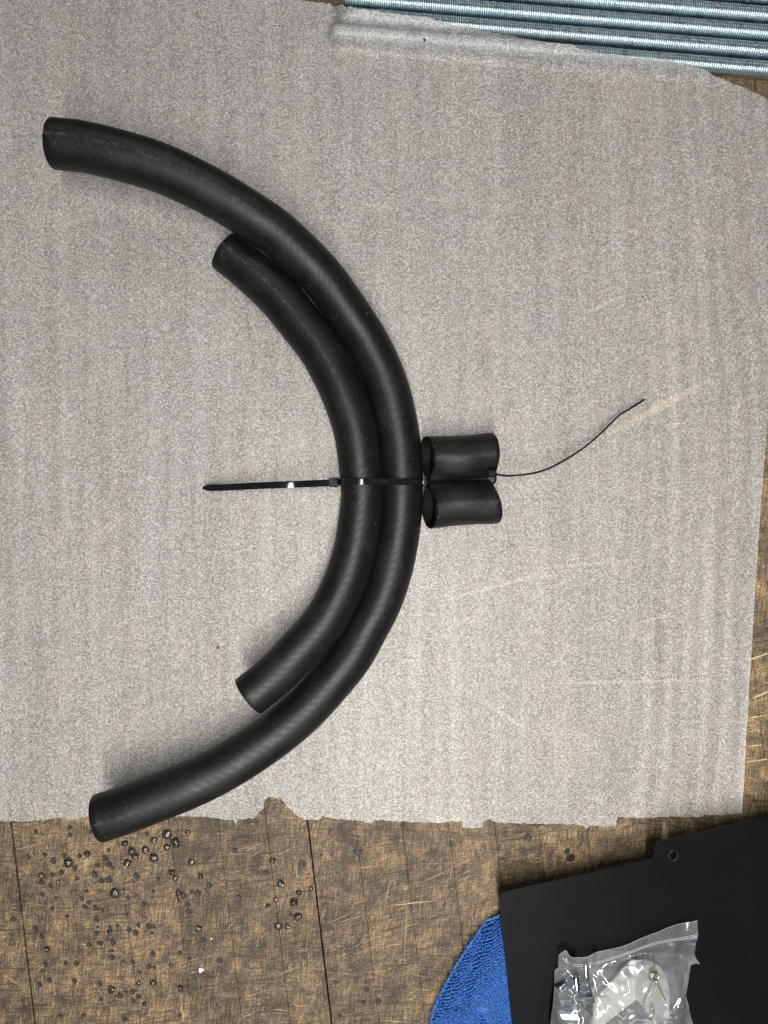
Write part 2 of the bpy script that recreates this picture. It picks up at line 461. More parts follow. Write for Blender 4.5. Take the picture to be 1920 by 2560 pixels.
for i, g in enumerate([(1505, 1095, 1780, 945, 16), (1455, 785, 1570, 735, 9), (1110, 1500, 1345, 1438, 7), (1195, 1745, 1325, 1830, 8),
        (1350, 1708, 1790, 1700, 6), (905, 510, 990, 522, 8), (1060, 495, 1120, 503, 7), (1360, 1420, 1640, 1395, 5),
        (1040, 2160, 1200, 2157, 2), (965, 2265, 1095, 2250, 5), (850, 2305, 900, 2290, 4), (975, 2200, 960, 2280, 3), (1017, 2260, 1010, 2400, 3),
        (880, 2170, 960, 2165, 3), (945, 2370, 1005, 2358, 4), (955, 2552, 1030, 2555, 4), (1050, 2135, 1075, 2120, 3), (0, 2430, 60, 2470, 3),
        (35, 2126, 120, 2102, 3), (815, 2310, 880, 2280, 3), (1880, 1745, 1925, 1728, 4), (1868, 1795, 1920, 1787, 3), (1864, 1905, 1920, 1898, 3),
        (1870, 1650, 1925, 1632, 4), (690, 2440, 760, 2410, 3), (560, 2330, 590, 2300, 3), (1730, 470, 1800, 440, 6), (1555, 570, 1615, 590, 5),
        (1870, 1865, 1905, 1862, 3), (1590, 1560, 1690, 1530, 6), (420, 1850, 520, 1820, 6)]):
    gouge(*g[:4], g[4] * (0.38 if min(g[1], g[3]) > 2060 else 1.2), i * 1.7)

# ---------------------------------------------------------------- threaded rods
RP = 0.00175; RR = 0.00635
rod_px = [((833, 83), (1920, 176)), ((869, 40), (1920, 130)), ((862, -4), (1920, 85)), ((873, -48), (1920, 40)), ((865, -92), (1920, -6))]
rods = [(P(*a, RR), P(*b, RR)) for a, b in rod_px]
def rod_mesh(L):
    N = 20; rings = int(L / RP) * 4; prof = [RR, RR * 0.93, RR * 0.83, RR * 0.93]; V = []; Fc = []; MI = []
    for i in range(rings + 1):
        for j in range(N):
            x = (i / 4 + j / N) * RP - RP; r = prof[i % 4]
            if x < 0.0012: r = min(r, RR * (0.72 + 0.2 * max(0, x) / 0.0012))
            x = min(max(x, 0), L); a = 2 * math.pi * j / N
            V.append((x, r * math.cos(a), r * math.sin(a)))
    for i in range(rings):
        for j in range(N):
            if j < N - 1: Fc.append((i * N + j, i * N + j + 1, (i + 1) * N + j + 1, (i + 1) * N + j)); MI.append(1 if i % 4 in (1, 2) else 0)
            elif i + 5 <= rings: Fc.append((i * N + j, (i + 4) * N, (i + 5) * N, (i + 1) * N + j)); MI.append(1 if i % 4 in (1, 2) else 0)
    n = len(V)
    for x, flip in ((0.0, 0), (L, 1)):
        b = len(V); V.append((x, 0, 0))
        for j in range(N): a = 2 * math.pi * j / N; V.append((x, RR * 0.8 * math.cos(a), RR * 0.8 * math.sin(a)))
        for j in range(N): Fc.append((b, b + 1 + j, b + 1 + (j + 1) % N) if flip else (b, b + 1 + (j + 1) % N, b + 1 + j))
    me = bpy.data.meshes.new('threaded_rod'); me.from_pydata(V, [], Fc); me.update()
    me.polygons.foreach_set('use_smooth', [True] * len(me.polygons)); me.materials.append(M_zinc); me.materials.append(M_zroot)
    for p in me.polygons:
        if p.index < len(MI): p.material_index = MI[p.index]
    return me
rme = rod_mesh(0.42)
rlab = ['lowest zinc threaded rod, its left half covered by the foam sheet', 'second zinc threaded rod up from the foam sheet',
        'third zinc threaded rod up, in the middle of the bundle', 'fourth zinc threaded rod up, near the top edge', 'topmost zinc threaded rod at the very top right corner']
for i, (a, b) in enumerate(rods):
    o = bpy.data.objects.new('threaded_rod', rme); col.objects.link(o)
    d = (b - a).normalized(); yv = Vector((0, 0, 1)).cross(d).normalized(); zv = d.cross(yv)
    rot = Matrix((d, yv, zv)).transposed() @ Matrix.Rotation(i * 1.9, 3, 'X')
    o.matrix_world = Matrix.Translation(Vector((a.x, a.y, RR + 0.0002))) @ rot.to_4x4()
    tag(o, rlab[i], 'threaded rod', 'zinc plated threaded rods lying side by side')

# ---------------------------------------------------------------- foam sheet draped over the rods
def rod_drape(x, y):
    h = 0.0
    for i, (a, b) in enumerate(rods[:3]):
        d = (b - a); L = d.length; d = d / L
        u = (x - a.x) * d.x + (y - a.y) * d.y; vv = abs(-(x - a.x) * d.y + (y - a.y) * d.x)
        endf = sm(-0.0045, 0.001, u)
        hh = 0.0128 * (1 - sm(0.0008, 0.0125, vv)) * endf
        h = max(h, hh)
    # sags only a little between neighbouring rods
    a, b = rods[0]; d = (b - a).normalized(); vv = -(x - a.x) * d.y + (y - a.y) * d.x; u = (x - a.x) * d.x + (y - a.y) * d.y
    if 0 < vv < 0.05: h = max(h, 0.0086 * sm(-0.002, 0.006, u) * (1 if vv > 0.004 else 0.9))
    return h
def foam_z(x, y):
    z = 0.0019 + 0.0008 * (fbm(x * 9, y * 6, 3.3, 2) + 0.5)
    rr = sm(0.14, 0.27, x)
    z += rr * 0.00060 * (1 + 0.9 * noise.noise(Vector((x * 30, y * 4, 3)))) * (1 + math.sin((x + 0.10 * y * math.sin(3 * y)) * 2 * math.pi / 0.0155 + 3.0 * noise.noise(Vector((x * 14, y * 6, 0)))))
    z += 0.0040 * sm(0.245, 0.294, x) * sm(0.02, -0.12, y) * (0.5 + 0.5 * sm(0.0, -0.22, y))
    ls = sm(-0.2, -0.3, x)
    z += ls * 0.0004 * (1 + math.sin(x * 2 * math.pi / 0.02 + y * 12))
    z += sm(-0.228, -0.246, y) * 0.0034 * max(0.0, noise.noise(Vector((x * 22, 0.5, 2))) + 0.15)
    return z + rod_drape(x, y)
def PF(px, py):
    z = 0.002
    for _ in range(6):
        p = P(px, py, z); z = foam_z(p.x, p.y)
    return P(px, py, z).xy
za = 1.728
bot = [(-60, 2051)] + [(x / za, 1980 + y / za) for x, y in [(0, 122), (40, 126), (100, 128), (150, 122), (190, 120), (250, 110), (290, 112), (310, 122), (335, 116), (380, 105), (480, 112), (600, 112), (720, 108), (800, 105), (900, 108), (960, 118), (1010, 123), (1018, 140), (1028, 115), (1060, 118), (1080, 112), (1100, 116), (1118, 90), (1137, 70), (1143, 28), (1170, 21), (1215, 28), (1237, 60), (1260, 80), (1290, 106), (1330, 118), (1380, 119), (1390, 106), (1430, 112), (1500, 120), (1590, 127), (1600, 138), (1612, 128)]]
bot += [(900 + x / za, 1980 + y / za) for x, y in [(0, 126), (38, 135), (50, 125), (100, 120), (150, 128), (250, 130), (330, 133), (400, 128), (440, 130), (444, 155), (480, 158), (528, 155), (532, 125), (560, 120), (600, 132), (700, 135), (770, 137), (860, 138), (960, 142), (975, 156), (1000, 144), (1060, 150), (1105, 147), (1112, 108), (1200, 112), (1300, 108), (1420, 108), (1500, 100), (1600, 97)]]
bot += [(1856, 2034)]
right = [(1856, 2034), (1861, 1944), (1864, 1863), (1874.5, 1700), (1884, 1540), (1897, 1340), (1910, 1160), (1918, 1080), (1930, 900), (1950, 500), (1962, 268)]
top = [(1962, 268), (1900, 237), (1865.5, 220), (1831, 209.6), (1779.5, 192), (1710.8, 175), (1659, 165), (1607.7, 151), (1556, 139), (1504.6, 132), (1453, 122), (1425.6, 111), (1350, 104), (1330, 98), (1278, 89), (1227, 81), (1175, 69), (1124, 57), (1072, 45), (1020, 38), (986, 34), (931, 26), (893, 22), (873, 16), (850, 12), (825, 8.6), (780, 5), (700, -8), (560, -18), (300, -30), (-60, -40)]
bm_ = [PF(*p) for p in bot]; rt_ = [PF(*p) for p in right]; tp_ = [PF(*p) for p in top]
outl = rough_line(bm_, 0.0012, 0.0011, 1.0, 420) + rough_line(rt_, 0.003, 0.0003, 2.0, 60) + rough_line(tp_, 0.0012, 0.0008, 3.0, 380) + rough_line([tp_[-1], bm_[0]], 0.004, 0, 0)
v2, f2 = fill([(p.x, p.y) for p in outl], 0.0042)
foam = mesh_obj('foam_sheet', [(x, y, foam_z(x, y)) for x, y in v2], f2, M_foam, origin=(0, 0, 0.001))
tag(foam, 'thin white translucent foam packing sheet with torn lower edge, covering the bench', 'foam sheet')

# ---------------------------------------------------------------- hoses
FZ = 0.0030                                                    # top of the foam
def edge_to_centre(pts, side, R):
    """pts: (px, py, z) on one silhouette edge; gives 3-D centre points"""
    P2 = [Vector((p[0], p[1])) for p in pts]; out = []
    for i, p in enumerate(pts):
        a = P2[max(0, i - 1)]; b = P2[min(len(P2) - 1, i + 1)]; d = (b - a).normalized(); n = Vector((-d.y, d.x)) * side
        rr = R(i / (len(pts) - 1)) if callable(R) else R
        off = (Vector((p[0] - 960, p[1] - 1280))).dot(n) / F
        wpx = F * 2 * rr / (H - p[2]) * math.sqrt(1 + off * off)
        c = P2[i] + n * wpx / 2
        out.append(P(c.x, c.y, p[2]))
    return out

def hose(name, pts, Rf, wall, n, label, cat='hose', ovality=None, cut=(None, None), nseg=40, origin=None, squash=None):
    pts, L = resample(pts, n); V = []; U = []; Fc = []
    T = []
    for i in range(n):
        a = pts[max(0, i - 1)]; b = pts[min(n - 1, i + 1)]; T.append((b - a).normalized())
    def ring(i, r, shift=0.0):
        t = T[i]; side = t.cross(Vector((0, 0, 1))).normalized(); up = side.cross(t).normalized()
        for j in range(nseg + 1):
            a = 2 * math.pi * j / nseg
            ca, sa = math.cos(a), math.sin(a)
            q = r * (1 + 0.004 * noise.noise(Vector((i * 0.12, ca * 2, sa * 2))))
            o = side * (q * ca) + up * (q * sa)
            if squash: o = squash(i / (n - 1), o, side, up)
            ct = cut[0] if i == 0 else (cut[1] if i == n - 1 else None)
            p = pts[i] + o + t * shift
            if ct is not None and r > 0: p += t * (o.dot(ct))
            V.append(p); U.append((j / nseg, L * i / (n - 1)))
        return len(V) - nseg - 1
    def join(a, b):
        for j in range(nseg): Fc.append((a + j, b + j, b + j + 1, a + j + 1))
    R = lambda i: Rf(i / (n - 1)) if callable(Rf) else Rf
    b = 0.0004
    prev = ring(0, R(0) - b); start = prev
    c = ring(0, R(0), b); join(prev, c); prev = c
    for i in range(1, n - 1): c = ring(i, R(i)); join(prev, c); prev = c
    c = ring(n - 1, R(n - 1), -b); join(prev, c); prev = c
    c = ring(n - 1, R(n - 1) - b); join(prev, c); prev = c
    c = ring(n - 1, R(n - 1) - wall); join(prev, c); prev = c
    for i in range(n - 2, 0, -1): c = ring(i, R(i) - wall); join(prev, c); prev = c
    c = ring(0, R(0) - wall); join(prev, c); prev = c
    join(prev, start)
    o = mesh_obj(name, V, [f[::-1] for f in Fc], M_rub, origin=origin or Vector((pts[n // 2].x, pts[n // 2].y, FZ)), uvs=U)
    o.data.materials.append(M_bore)
    for p in o.data.polygons:
        if p.index >= nseg * (n + 1): p.material_index = 1
    if label: tag(o, label, cat)
    return o

oe = [(142, 292.5, .058), (180, 297, .058), (225, 303.4, .0575), (311.5, 325, .056), (405.5, 354, .0535), (496, 394, .050), (586, 442.6, .046), (680, 502, .041), (731.5, 540, .038),
      (807, 612, .033), (861.7, 673.8, .029), (930, 771.5, .0245), (970, 836.6, .022), (1010, 923, .0205), (1035, 1006.5, .0197), (1051, 1096, .0194), (1057, 1181, .0194),
      (1056.5, 1259.4, .0194), (1049.6, 1338, .0194), (1030, 1438, .020), (1000, 1527, .0205), (964, 1596.4, .0215), (922, 1671.8, .0235), (861.7, 1747, .026), (801, 1813.5, .029),
      (750, 1858.6, .032), (708, 1892, .034), (634.5, 1942.4, .038), (560, 1986, .041), (494.7, 2017.6, .044), (420, 2048, .046), (354.8, 2073.6, .048), (310, 2090, .0485), (267, 2104, .049)]
R_out = lambda t: 0.0164 + 0.0010 * sm(0.42, 0.10, t) + 0.0009 * sm(0.6, 0.95, t)
oc = edge_to_centre(oe, 1, R_out)
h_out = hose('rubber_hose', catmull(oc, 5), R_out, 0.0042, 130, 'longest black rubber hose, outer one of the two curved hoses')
ie = [(530, 668, .0215), (590, 717, .0215), (652, 775, .022), (702.5, 836.6, .023), (753, 901.7, .0245), (789, 966.8, .026), (818, 1035.5, .0275), (836.5, 1100.6, .0285), (848, 1190, .029),
      (852, 1240.6, .0292), (844, 1309.6, .0298), (836, 1356.6, .0305), (816, 1425, .032), (780, 1500, .0345), (750, 1542, .036), (693, 1604, .039), (650.7, 1647.7, .041), (587, 1699.5, .043)]
R_in = lambda t: 0.0164 + 0.0007 * sm(0.0, 0.15, t) * sm(0.55, 0.35, t) - 0.0006 * sm(0.8, 1.0, t)
ic = edge_to_centre(ie, -1, R_in)
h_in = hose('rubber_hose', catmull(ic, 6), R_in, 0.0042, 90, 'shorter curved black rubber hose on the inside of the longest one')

# two short offcuts, standing a little tipped, pinched together by the small tie
def pinch(sgn):
    def f(t, o, side, up):
        # flattened on the side towards its twin (side vector: +/-)
        s = o.dot(side) * sgn
        k = math.exp(-((t - 0.0) / 0.10) ** 2) + math.exp(-((t - 1.0) / 0.10) ** 2)
        ke = math.exp(-(t / 0.30) ** 2) + 0.7 * math.exp(-((t - 1.0) / 0.25) ** 2)
        hz = o.dot(up)
        o = o + up * hz * (-0.50 * ke * sm(-0.002, 0.0165, s) + 0.05 * ke * sm(0.0, -0.012, s))
        o = o + side * sgn * (-0.0011 * ke * sm(0.004, -0.016, s))
        if s > 0.0167: o = o - side * sgn * (s - 0.0167)
        o += up * (0.0003 * math.sin(hz * 900 + t * 9))
        return o
    return f
def short(a, b, label, tilt, sgn, tilt2):
    pts = catmull([a, a.lerp(b, .5) + Vector((0, 0, 0)), b], 6)
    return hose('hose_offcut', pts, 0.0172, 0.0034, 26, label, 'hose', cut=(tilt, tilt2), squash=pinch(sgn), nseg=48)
tl = Vector((0, 0, 0.17))
s1 = short(P(1067, 1151, 0.0275), P(1229, 1140, 0.0212), 'upper of the two short black hose offcuts right of the curved hoses', tl, 1, Vector((0, 0.03, .12)))
s2 = short(P(1072, 1262, 0.0270), P(1231, 1251.5, 0.0212), 'lower of the two short black hose offcuts right of the curved hoses', tl, -1, Vector((0, -0.16, .12)))
for o in (s1, s2): o['group'] = 'short hose offcuts tied as a pair'
for o in (h_out, h_in): o['group'] = 'long curved hoses tied together'

# ---------------------------------------------------------------- cable ties
def ribbon(name, pts, wvec, width, thick, parent, mat, n=None, taper=None):
    n = n or len(pts); pts, L = resample([Vector(p) for p in pts], n); V = []; Fc = []
    for i in range(n):
        t = (pts[min(n - 1, i + 1)] - pts[max(0, i - 1)]).normalized()
        wv = wvec(i / (n - 1)) if callable(wvec) else wvec
        wv = (wv - t * wv.dot(t)).normalized(); nn = t.cross(wv).normalized()
        wd = width * (taper(i / (n - 1)) if taper else 1)
        for a, b in ((-.5, -.35), (-.4, -.5), (.4, -.5), (.5, -.35), (.5, .35), (.4, .5), (.30, .5), (.26, .36), (-.26, .36), (-.30, .5), (-.4, .5), (-.5, .35)):
            V.append(pts[i] + wv * wd * a + nn * thick * b)
        if i:
            m = 12
            for k in range(m): Fc.append(((i - 1) * m + k, (i - 1) * m + (k + 1) % m, i * m + (k + 1) % m, i * m + k))
    Fc.append(tuple(range(11, -1, -1))); Fc.append(tuple((n - 1) * 12 + k for k in range(12)))
    o = mesh_obj(name, V, Fc, mat, parent, smooth=True)
    e = o.modifiers.new('edges', 'EDGE_SPLIT'); e.split_angle = math.radians(40)
    return o
def box(c, xv, yv, zv, sx, sy, sz, taper=0.9):
    vs = []
    for z in (-1, 1):
        for x, y in ((-1, -1), (1, -1), (1, 1), (-1, 1)):
            k = taper if z > 0 else 1
            vs.append(c + xv * sx / 2 * x * k + yv * sy / 2 * y * k + zv * sz / 2 * z)
    return vs, [(3, 2, 1, 0), (4, 5, 6, 7), (0, 1, 5, 4), (1, 2, 6, 5), (2, 3, 7, 6), (3, 0, 4, 7)]

def centre_at_row(cs, y):
    for a, b in zip(cs, cs[1:]):
        if (a.y - y) * (b.y - y) <= 0:
            return a.lerp(b, (y - a.y) / (b.y - a.y + 1e-12))
yt = P(0, 1204, 0.04).y
ci = centre_at_row(ic, yt); co = centre_at_row(oc, yt)
tie1 = empty('cable_tie', (ci.x, yt, FZ), label='long black cable tie strapped across both curved hoses, its tail pointing left', cat='cable tie')
ra = 0.0164 + 0.0010
def arc(c, a0, a1, r, k=14):
    return [Vector((c.x + r * math.cos(math.radians(a0 + (a1 - a0) * i / k)), yt, c.z + r * math.sin(math.radians(a0 + (a1 - a0) * i / k)))) for i in range(k + 1)]
slope = math.degrees(math.atan2(co.z - ci.z, co.x - ci.x))
lp = arc(ci, 178, 90 + slope, ra) + arc(co, 90 + slope, -10, ra + 0.0002) + arc(co, -25, -90 - 0, ra, 8) + arc(ci, 250, 196, ra, 8)
ribbon('strap', lp, Vector((0, 1, 0)), 0.0050, 0.0013, tie1, M_tie, 110)
hd = P(834, 1206, 0.034)
lock_z = hd.z
vs, fs = box(hd, Vector((0, 0, 1)), Vector((0, 1, 0)), Vector((-1, 0, 0)), 0.0062, 0.0077, 0.0072, 0.88)
hb = bevel(mesh_obj('head', vs, fs, M_tie, tie1, smooth=False), 0.0007, 3)
tl_ = [P(826, 1207, .036), P(790, 1208.5, .0335), P(755, 1210, .0285), P(738, 1210.6, .0272), P(715, 1211.6, .0276), P(690, 1212.6, .0262), P(660, 1213.8, .0235), P(634, 1215, .0205), P(590, 1217.2, .0155), P(557, 1218.8, .0125), P(530, 1219.4, .0105), P(507, 1219.8, .0085)]
ribbon('tail', catmull(tl_, 8), lambda t: Vector((0, 1, 0.50 * math.sin(t * 8 + 0.5) * (1 - t) ** 0.5 * 0.5)), 0.0052, 0.0012, tie1, M_tie, 80, taper=lambda t: 1 - 0.6 * sm(0.95, 1.0, t))

tie2 = empty('cable_tie', (P(1228, 1185).x, P(1228, 1185).y, FZ), label='small black cable tie pinching the two short offcuts, its thin tail curving up right', cat='cable tie')
zr = 0.0235
pk = [P(1231, 1184, .031), P(1222, 1178, .0245), P(1180, 1183, .0228), P(1130, 1187, .0246), P(1085, 1190, .0268), P(1068, 1192, .0285), P(1059, 1200, .029), P(1058, 1209, .029), P(1063, 1218, .0285), P(1074, 1227, .0275), P(1088, 1227, .0266), P(1130, 1220, .0245), P(1180, 1215, .0228), P(1222, 1212, .022), P(1235, 1205, .023), P(1237, 1195, .027), P(1233, 1187, .031)]
ribbon('strap', catmull(pk, 6), Vector((0, 0, 1)), 0.0047, 0.0012, tie2, M_tie, 100)
hc = P(1230, 1184.5, .0330)
vs, fs = box(hc, Vector((0, 1, 0)), Vector((0, 0, 1)), Vector((1, 0, 0)), 0.0062, 0.0076, 0.0062, 0.9)
bevel(mesh_obj('head', vs, fs, M_tie, tie2, smooth=False), 0.0007, 3)
tw = [(1238, 1185.0, .0325), (1279.6, 1189.4, .029), (1359, 1176, .021), (1438.7, 1133.7, .0145), (1491.8, 1092.6, .0115), (1540, 1046, .010), (1554, 1034, .010), (1570, 1024.5, .010), (1611, 998.5, .0105)]
ribbon('tail', catmull([P(*q) for q in tw], 12), lambda t: Vector((-0.10 * sm(0.05, .5, t), 0.08 * sm(0.05, .5, t), 1)), 0.0046, 0.0014, tie2, M_tie, 90, taper=lambda t: 1 - 0.6 * sm(0.84, 0.88, t))

# ---------------------------------------------------------------- blue microfibre cloth under the black plate
PZ0, PZ1 = 0.0290, 0.0320
cl_px = [(1078, 2600), (1080, 2558.6), (1091.6, 2516), (1118, 2462), (1140, 2423.6), (1164, 2385), (1191, 2346), (1219, 2313.7), (1234, 2301), (1250, 2292), (1300, 2285), (1420, 2300), (1520, 2420), (1540, 2600), (1540, 2680), (1060, 2680)]
cl_out = [P(x, y, 0.006).xy for x, y in cl_px]
cpoly = [(p.x, p.y) for p in cl_out]
plate_px = [(1262, 2228), (1631, 2147.5), (1638, 2108.5), (1960, 2036), (2240, 1975), (2240, 2700), (1297, 2700), (1247, 2245)]
plate2 = [tuple(P(x, y, PZ1).xy) for x, y in plate_px]
def cloth_z(x, y):
    d = min(seg_d(x, y, cpoly[i], cpoly[i + 1])[0] for i in range(9))
    z = 0.0030 + 0.0215 * (1 - math.exp(-(d / 0.012) ** 1.15))
    z += 0.0030 * fbm(x * 38, y * 38, 1, 2) * sm(0, 0.01, d)
    a = P(1225, 2330, 0.02); b = P(1150, 2520, 0.02); dd, t = seg_d(x, y, a.xy, b.xy); z -= 0.0032 * math.exp(-(dd / 0.0032) ** 2)
    # fold line at the bottom
    a = P(1190, 2490, 0.012); b = P(1245, 2600, 0.012)
    dd, t = seg_d(x, y, a.xy, b.xy); z -= 0.0075 * math.exp(-(dd / 0.0045) ** 2) * sm(0, 0.35, t)
    # the plate presses it down
    if in_poly(x, y, plate2): z = min(z, PZ0 - 0.0030)
    return z
random.seed(11)
co2 = rough_line([Vector(p) for p in cpoly] + [Vector(cpoly[0])], 0.003, 0.0012, 5.0, 90)
v2, f2 = fill([(p.x, p.y) for p in co2], 0.0035)
cloth = empty('microfibre_cloth', (P(1200, 2480).x, P(1200, 2480).y, 0), label='bright blue microfibre cloth poking out from under the black plate', cat='cloth')
base = mesh_obj('cloth_base', [(x, y, cloth_z(x, y)) for x, y in v2], f2, M_navy, cloth)
so = base.modifiers.new('thickness', 'SOLIDIFY'); so.thickness = 0.002; so.offset = -1
# terry loops: small bent worms set in wandering rows
V = []; Fc = []
def loop_tuft(p, nrm, ang, r):
    tx = Vector((math.cos(ang), math.sin(ang), 0)); tx = (tx - nrm * tx.dot(nrm)).normalized(); ty = nrm.cross(tx)
    k = 5; m = 5; b = len(V)
    for i in range(k):
        a = math.pi * i / (k - 1); c = p + tx * (math.cos(a) * r * 0.95) + nrm * (math.sin(a) * r * 1.35) + ty * (random.uniform(-.2, .2) * r)
        tn = (tx * -math.sin(a) + nrm * math.cos(a)).normalized(); s = tn.cross(ty)
        q = r * 0.50
        for j in range(m):
            e = 2 * math.pi * j / m; V.append(c + ty * q * math.cos(e) + s * q * math.sin(e))
    for i in range(k - 1):
        for j in range(m): Fc.append((b + i * m + j, b + i * m + (j + 1) % m, b + (i + 1) * m + (j + 1) % m, b + (i + 1) * m + j))
vis = [tuple(P(x, y, 0.01).xy) for x, y in [(1060, 2600), (1074, 2558.6), (1086, 2516), (1114, 2462), (1136, 2421), (1160, 2382), (1188, 2343), (1217, 2310), (1248, 2289), (1262, 2300), (1290, 2620), (1290, 2640)]]
stp = 0.00165
ang0 = math.radians(-22)
for i in range(-60, 60):
    for j in range(-60, 60):
        u = i * stp + (stp / 2 if j % 2 else 0); vv = j * stp * 0.86
        c = P(1190, 2470, 0.01)
        wx = 0.0012 * noise.noise(Vector((u * 90, vv * 90, 2))); wy = 0.0012 * noise.noise(Vector((u * 90, vv * 90, 7)))
        x = c.x + u * math.cos(ang0) - vv * math.sin(ang0) + wx + random.uniform(-1, 1) * 0.00028
        y = c.y + u * math.sin(ang0) + vv * math.cos(ang0) + wy + random.uniform(-1, 1) * 0.00028
        jx = 0.0016 * noise.noise(Vector((x * 160, y * 160, 3))); jy = 0.0016 * noise.noise(Vector((x * 160, y * 160, 6)))
        if not in_poly(x + jx, y + jy, vis): continue
        z = cloth_z(x, y); e = 0.0008
        gx = (cloth_z(x + e, y) - z) / e; gy = (cloth_z(x, y + e) - z) / e
        gx = max(-1.5, min(1.5, gx)); gy = max(-1.5, min(1.5, gy))
        loop_tuft(Vector((x, y, z)), Vector((-gx, -gy, 1)).normalized(), ang0 + random.gauss(0, 0.6), random.uniform(.00065, .00092))
tu = mesh_obj('terry_loops', V, Fc, M_blue, cloth); tu['kind'] = 'stuff'

# ---------------------------------------------------------------- black plate with notch and hole
def round_poly(px, rads, z):
    pts = [P(x, y, z).xy for x, y in px]; out = []; n = len(pts)
    for i, p in enumerate(pts):
        a = pts[i - 1]; b = pts[(i + 1) % n]; r = rads[i]
        if r == 0: out.append(p.copy()); continue
        u = (a - p).normalized(); v = (b - p).normalized(); th = math.acos(max(-1, min(1, u.dot(v)))); d = r / math.tan(th / 2)
        c = p + (u + v).normalized() * (r / math.sin(th / 2)); s = p + u * d - c; e = p + v * d - c
        a0 = math.atan2(s.y, s.x); a1 = math.atan2(e.y, e.x); da = (a1 - a0 + math.pi) % (2 * math.pi) - math.pi
        for k in range(9): q = a0 + da * k / 8; out.append(c + Vector((math.cos(q), math.sin(q))) * r)
    return out
pp = round_poly([(1247, 2232), (1632, 2148), (1638.5, 2108), (2240, 1974), (2240, 2700), (1296, 2700)], [0.0062, 0.003, 0.003, 0, 0, 0], PZ1)
bm = bmesh.new()
vsb = [bm.verts.new((p.x, p.y, PZ1)) for p in pp]
hc_ = P(1683, 2139, PZ1); hv = []
for k in range(28):
    a = 2 * math.pi * k / 28; hv.append(bm.verts.new((hc_.x + 0.0030 * math.cos(a), hc_.y + 0.0037 * math.sin(a), PZ1)))
es = [bm.edges.new((vsb[i], vsb[(i + 1) % len(vsb)])) for i in range(len(vsb))] + [bm.edges.new((hv[i], hv[(i + 1) % 28])) for i in range(28)]
r = bmesh.ops.triangle_fill(bm, use_beauty=True, edges=es)
fs_ = [f for f in bm.faces]
bmesh.ops.recalc_face_normals(bm, faces=fs_)
if bm.faces[0].normal.z < 0 if hasattr(bm.faces, '__getitem__') and not bm.faces.ensure_lookup_table() else False: bmesh.ops.reverse_faces(bm, faces=fs_)
ret = bmesh.ops.extrude_face_region(bm, geom=fs_)
for g in ret['geom']:
    if isinstance(g, bmesh.types.BMVert): g.co.z = PZ0
bmesh.ops.recalc_face_normals(bm, faces=bm.faces)
me = bpy.data.meshes.new('black_plate'); bm.to_mesh(me); bm.free(); me.materials.append(M_plate)
pl = bpy.data.objects.new('metal_plate', me); col.objects.link(pl)
tag(pl, 'large satin black sheet metal plate with notched corner and small round hole', 'metal plate')
bevel(pl, 0.0005, 3, 40)
# rim of the hole: pale burr
V = []; Fc = []; n = 36
for k in range(n):
    a = 2 * math.pi * k / n; q = 1 + 0.02 * noise.noise(Vector((math.cos(a) * 3, math.sin(a) * 3, 1)))
    for rr_, z in ((1.0, .0), (1.025, .00010), (1.05, .0)):
        V.append((hc_.x + 0.0030 * rr_ * q * math.cos(a), hc_.y + 0.0037 * rr_ * q * math.sin(a), PZ1 + z + 0.00006))
for k in range(n):
    j = (k + 1) % n; Fc += [(3 * k, 3 * j, 3 * j + 1, 3 * k + 1), (3 * k + 1, 3 * j + 1, 3 * j + 2, 3 * k + 2)]
M_burr = simple('bare_metal_burr', (0.16, 0.16, 0.17), 0.4, 0.6)
mesh_obj('hole_rim', V, Fc, M_burr, pl)
# soft ground spacer below the plate: another folded layer of the same cloth lies under it (cloth_base)

# ---------------------------------------------------------------- hardware in the bag
ZB = 3.858
def bp(x, y, z): return P(1350 + x / ZB, 2260 + y / ZB, z)
BZ = PZ1 + 0.0006
# bracket: two wings meeting in a raised crease
bra = empty('bracket', bp(930, 800, BZ), label='grey V-shaped folded metal bracket with rounded right wing inside the clear bag', cat='bracket')
CZ = BZ + 0.0105
def sheet(name, pts, th, parent, mat, bev=0.0004):
    """polygon given as 3-D points, thickened downwards"""
    n = len(pts); c = [Vector(p) for p in pts]
    vs = c + [p - Vector((0, 0, th)) for p in c]
    fs = [tuple(range(n))[::-1], tuple(range(n, 2 * n))] + [(i, (i + 1) % n, n + (i + 1) % n, n + i) for i in range(n)]
    o = mesh_obj(name, vs, fs, mat, parent, smooth=False)
    if bev: bevel(o, bev, 2)
    return o
def wz(x, y):                                                # height of a wing at bag pixel x,y
    return CZ - abs(x - 930) / ZB * S * 0.26 - 0.0002
Lw = [(875, 545), (926, 540), (926, 930), (780, 1040), (560, 1215), (470, 1290), (430, 1290), (452, 1060), (480, 975), (540, 905), (700, 745)]
sheet('left_wing', [bp(x, y, wz(x, y)) for x, y in Lw], 0.0028, bra, M_alu)
Rw = [(934, 540), (1020, 545), (1100, 565), (1165, 610), (1212, 680), (1240, 770), (1250, 860), (1250, 1290), (1110, 1290), (1100, 1130), (1040, 1050), (934, 930)]
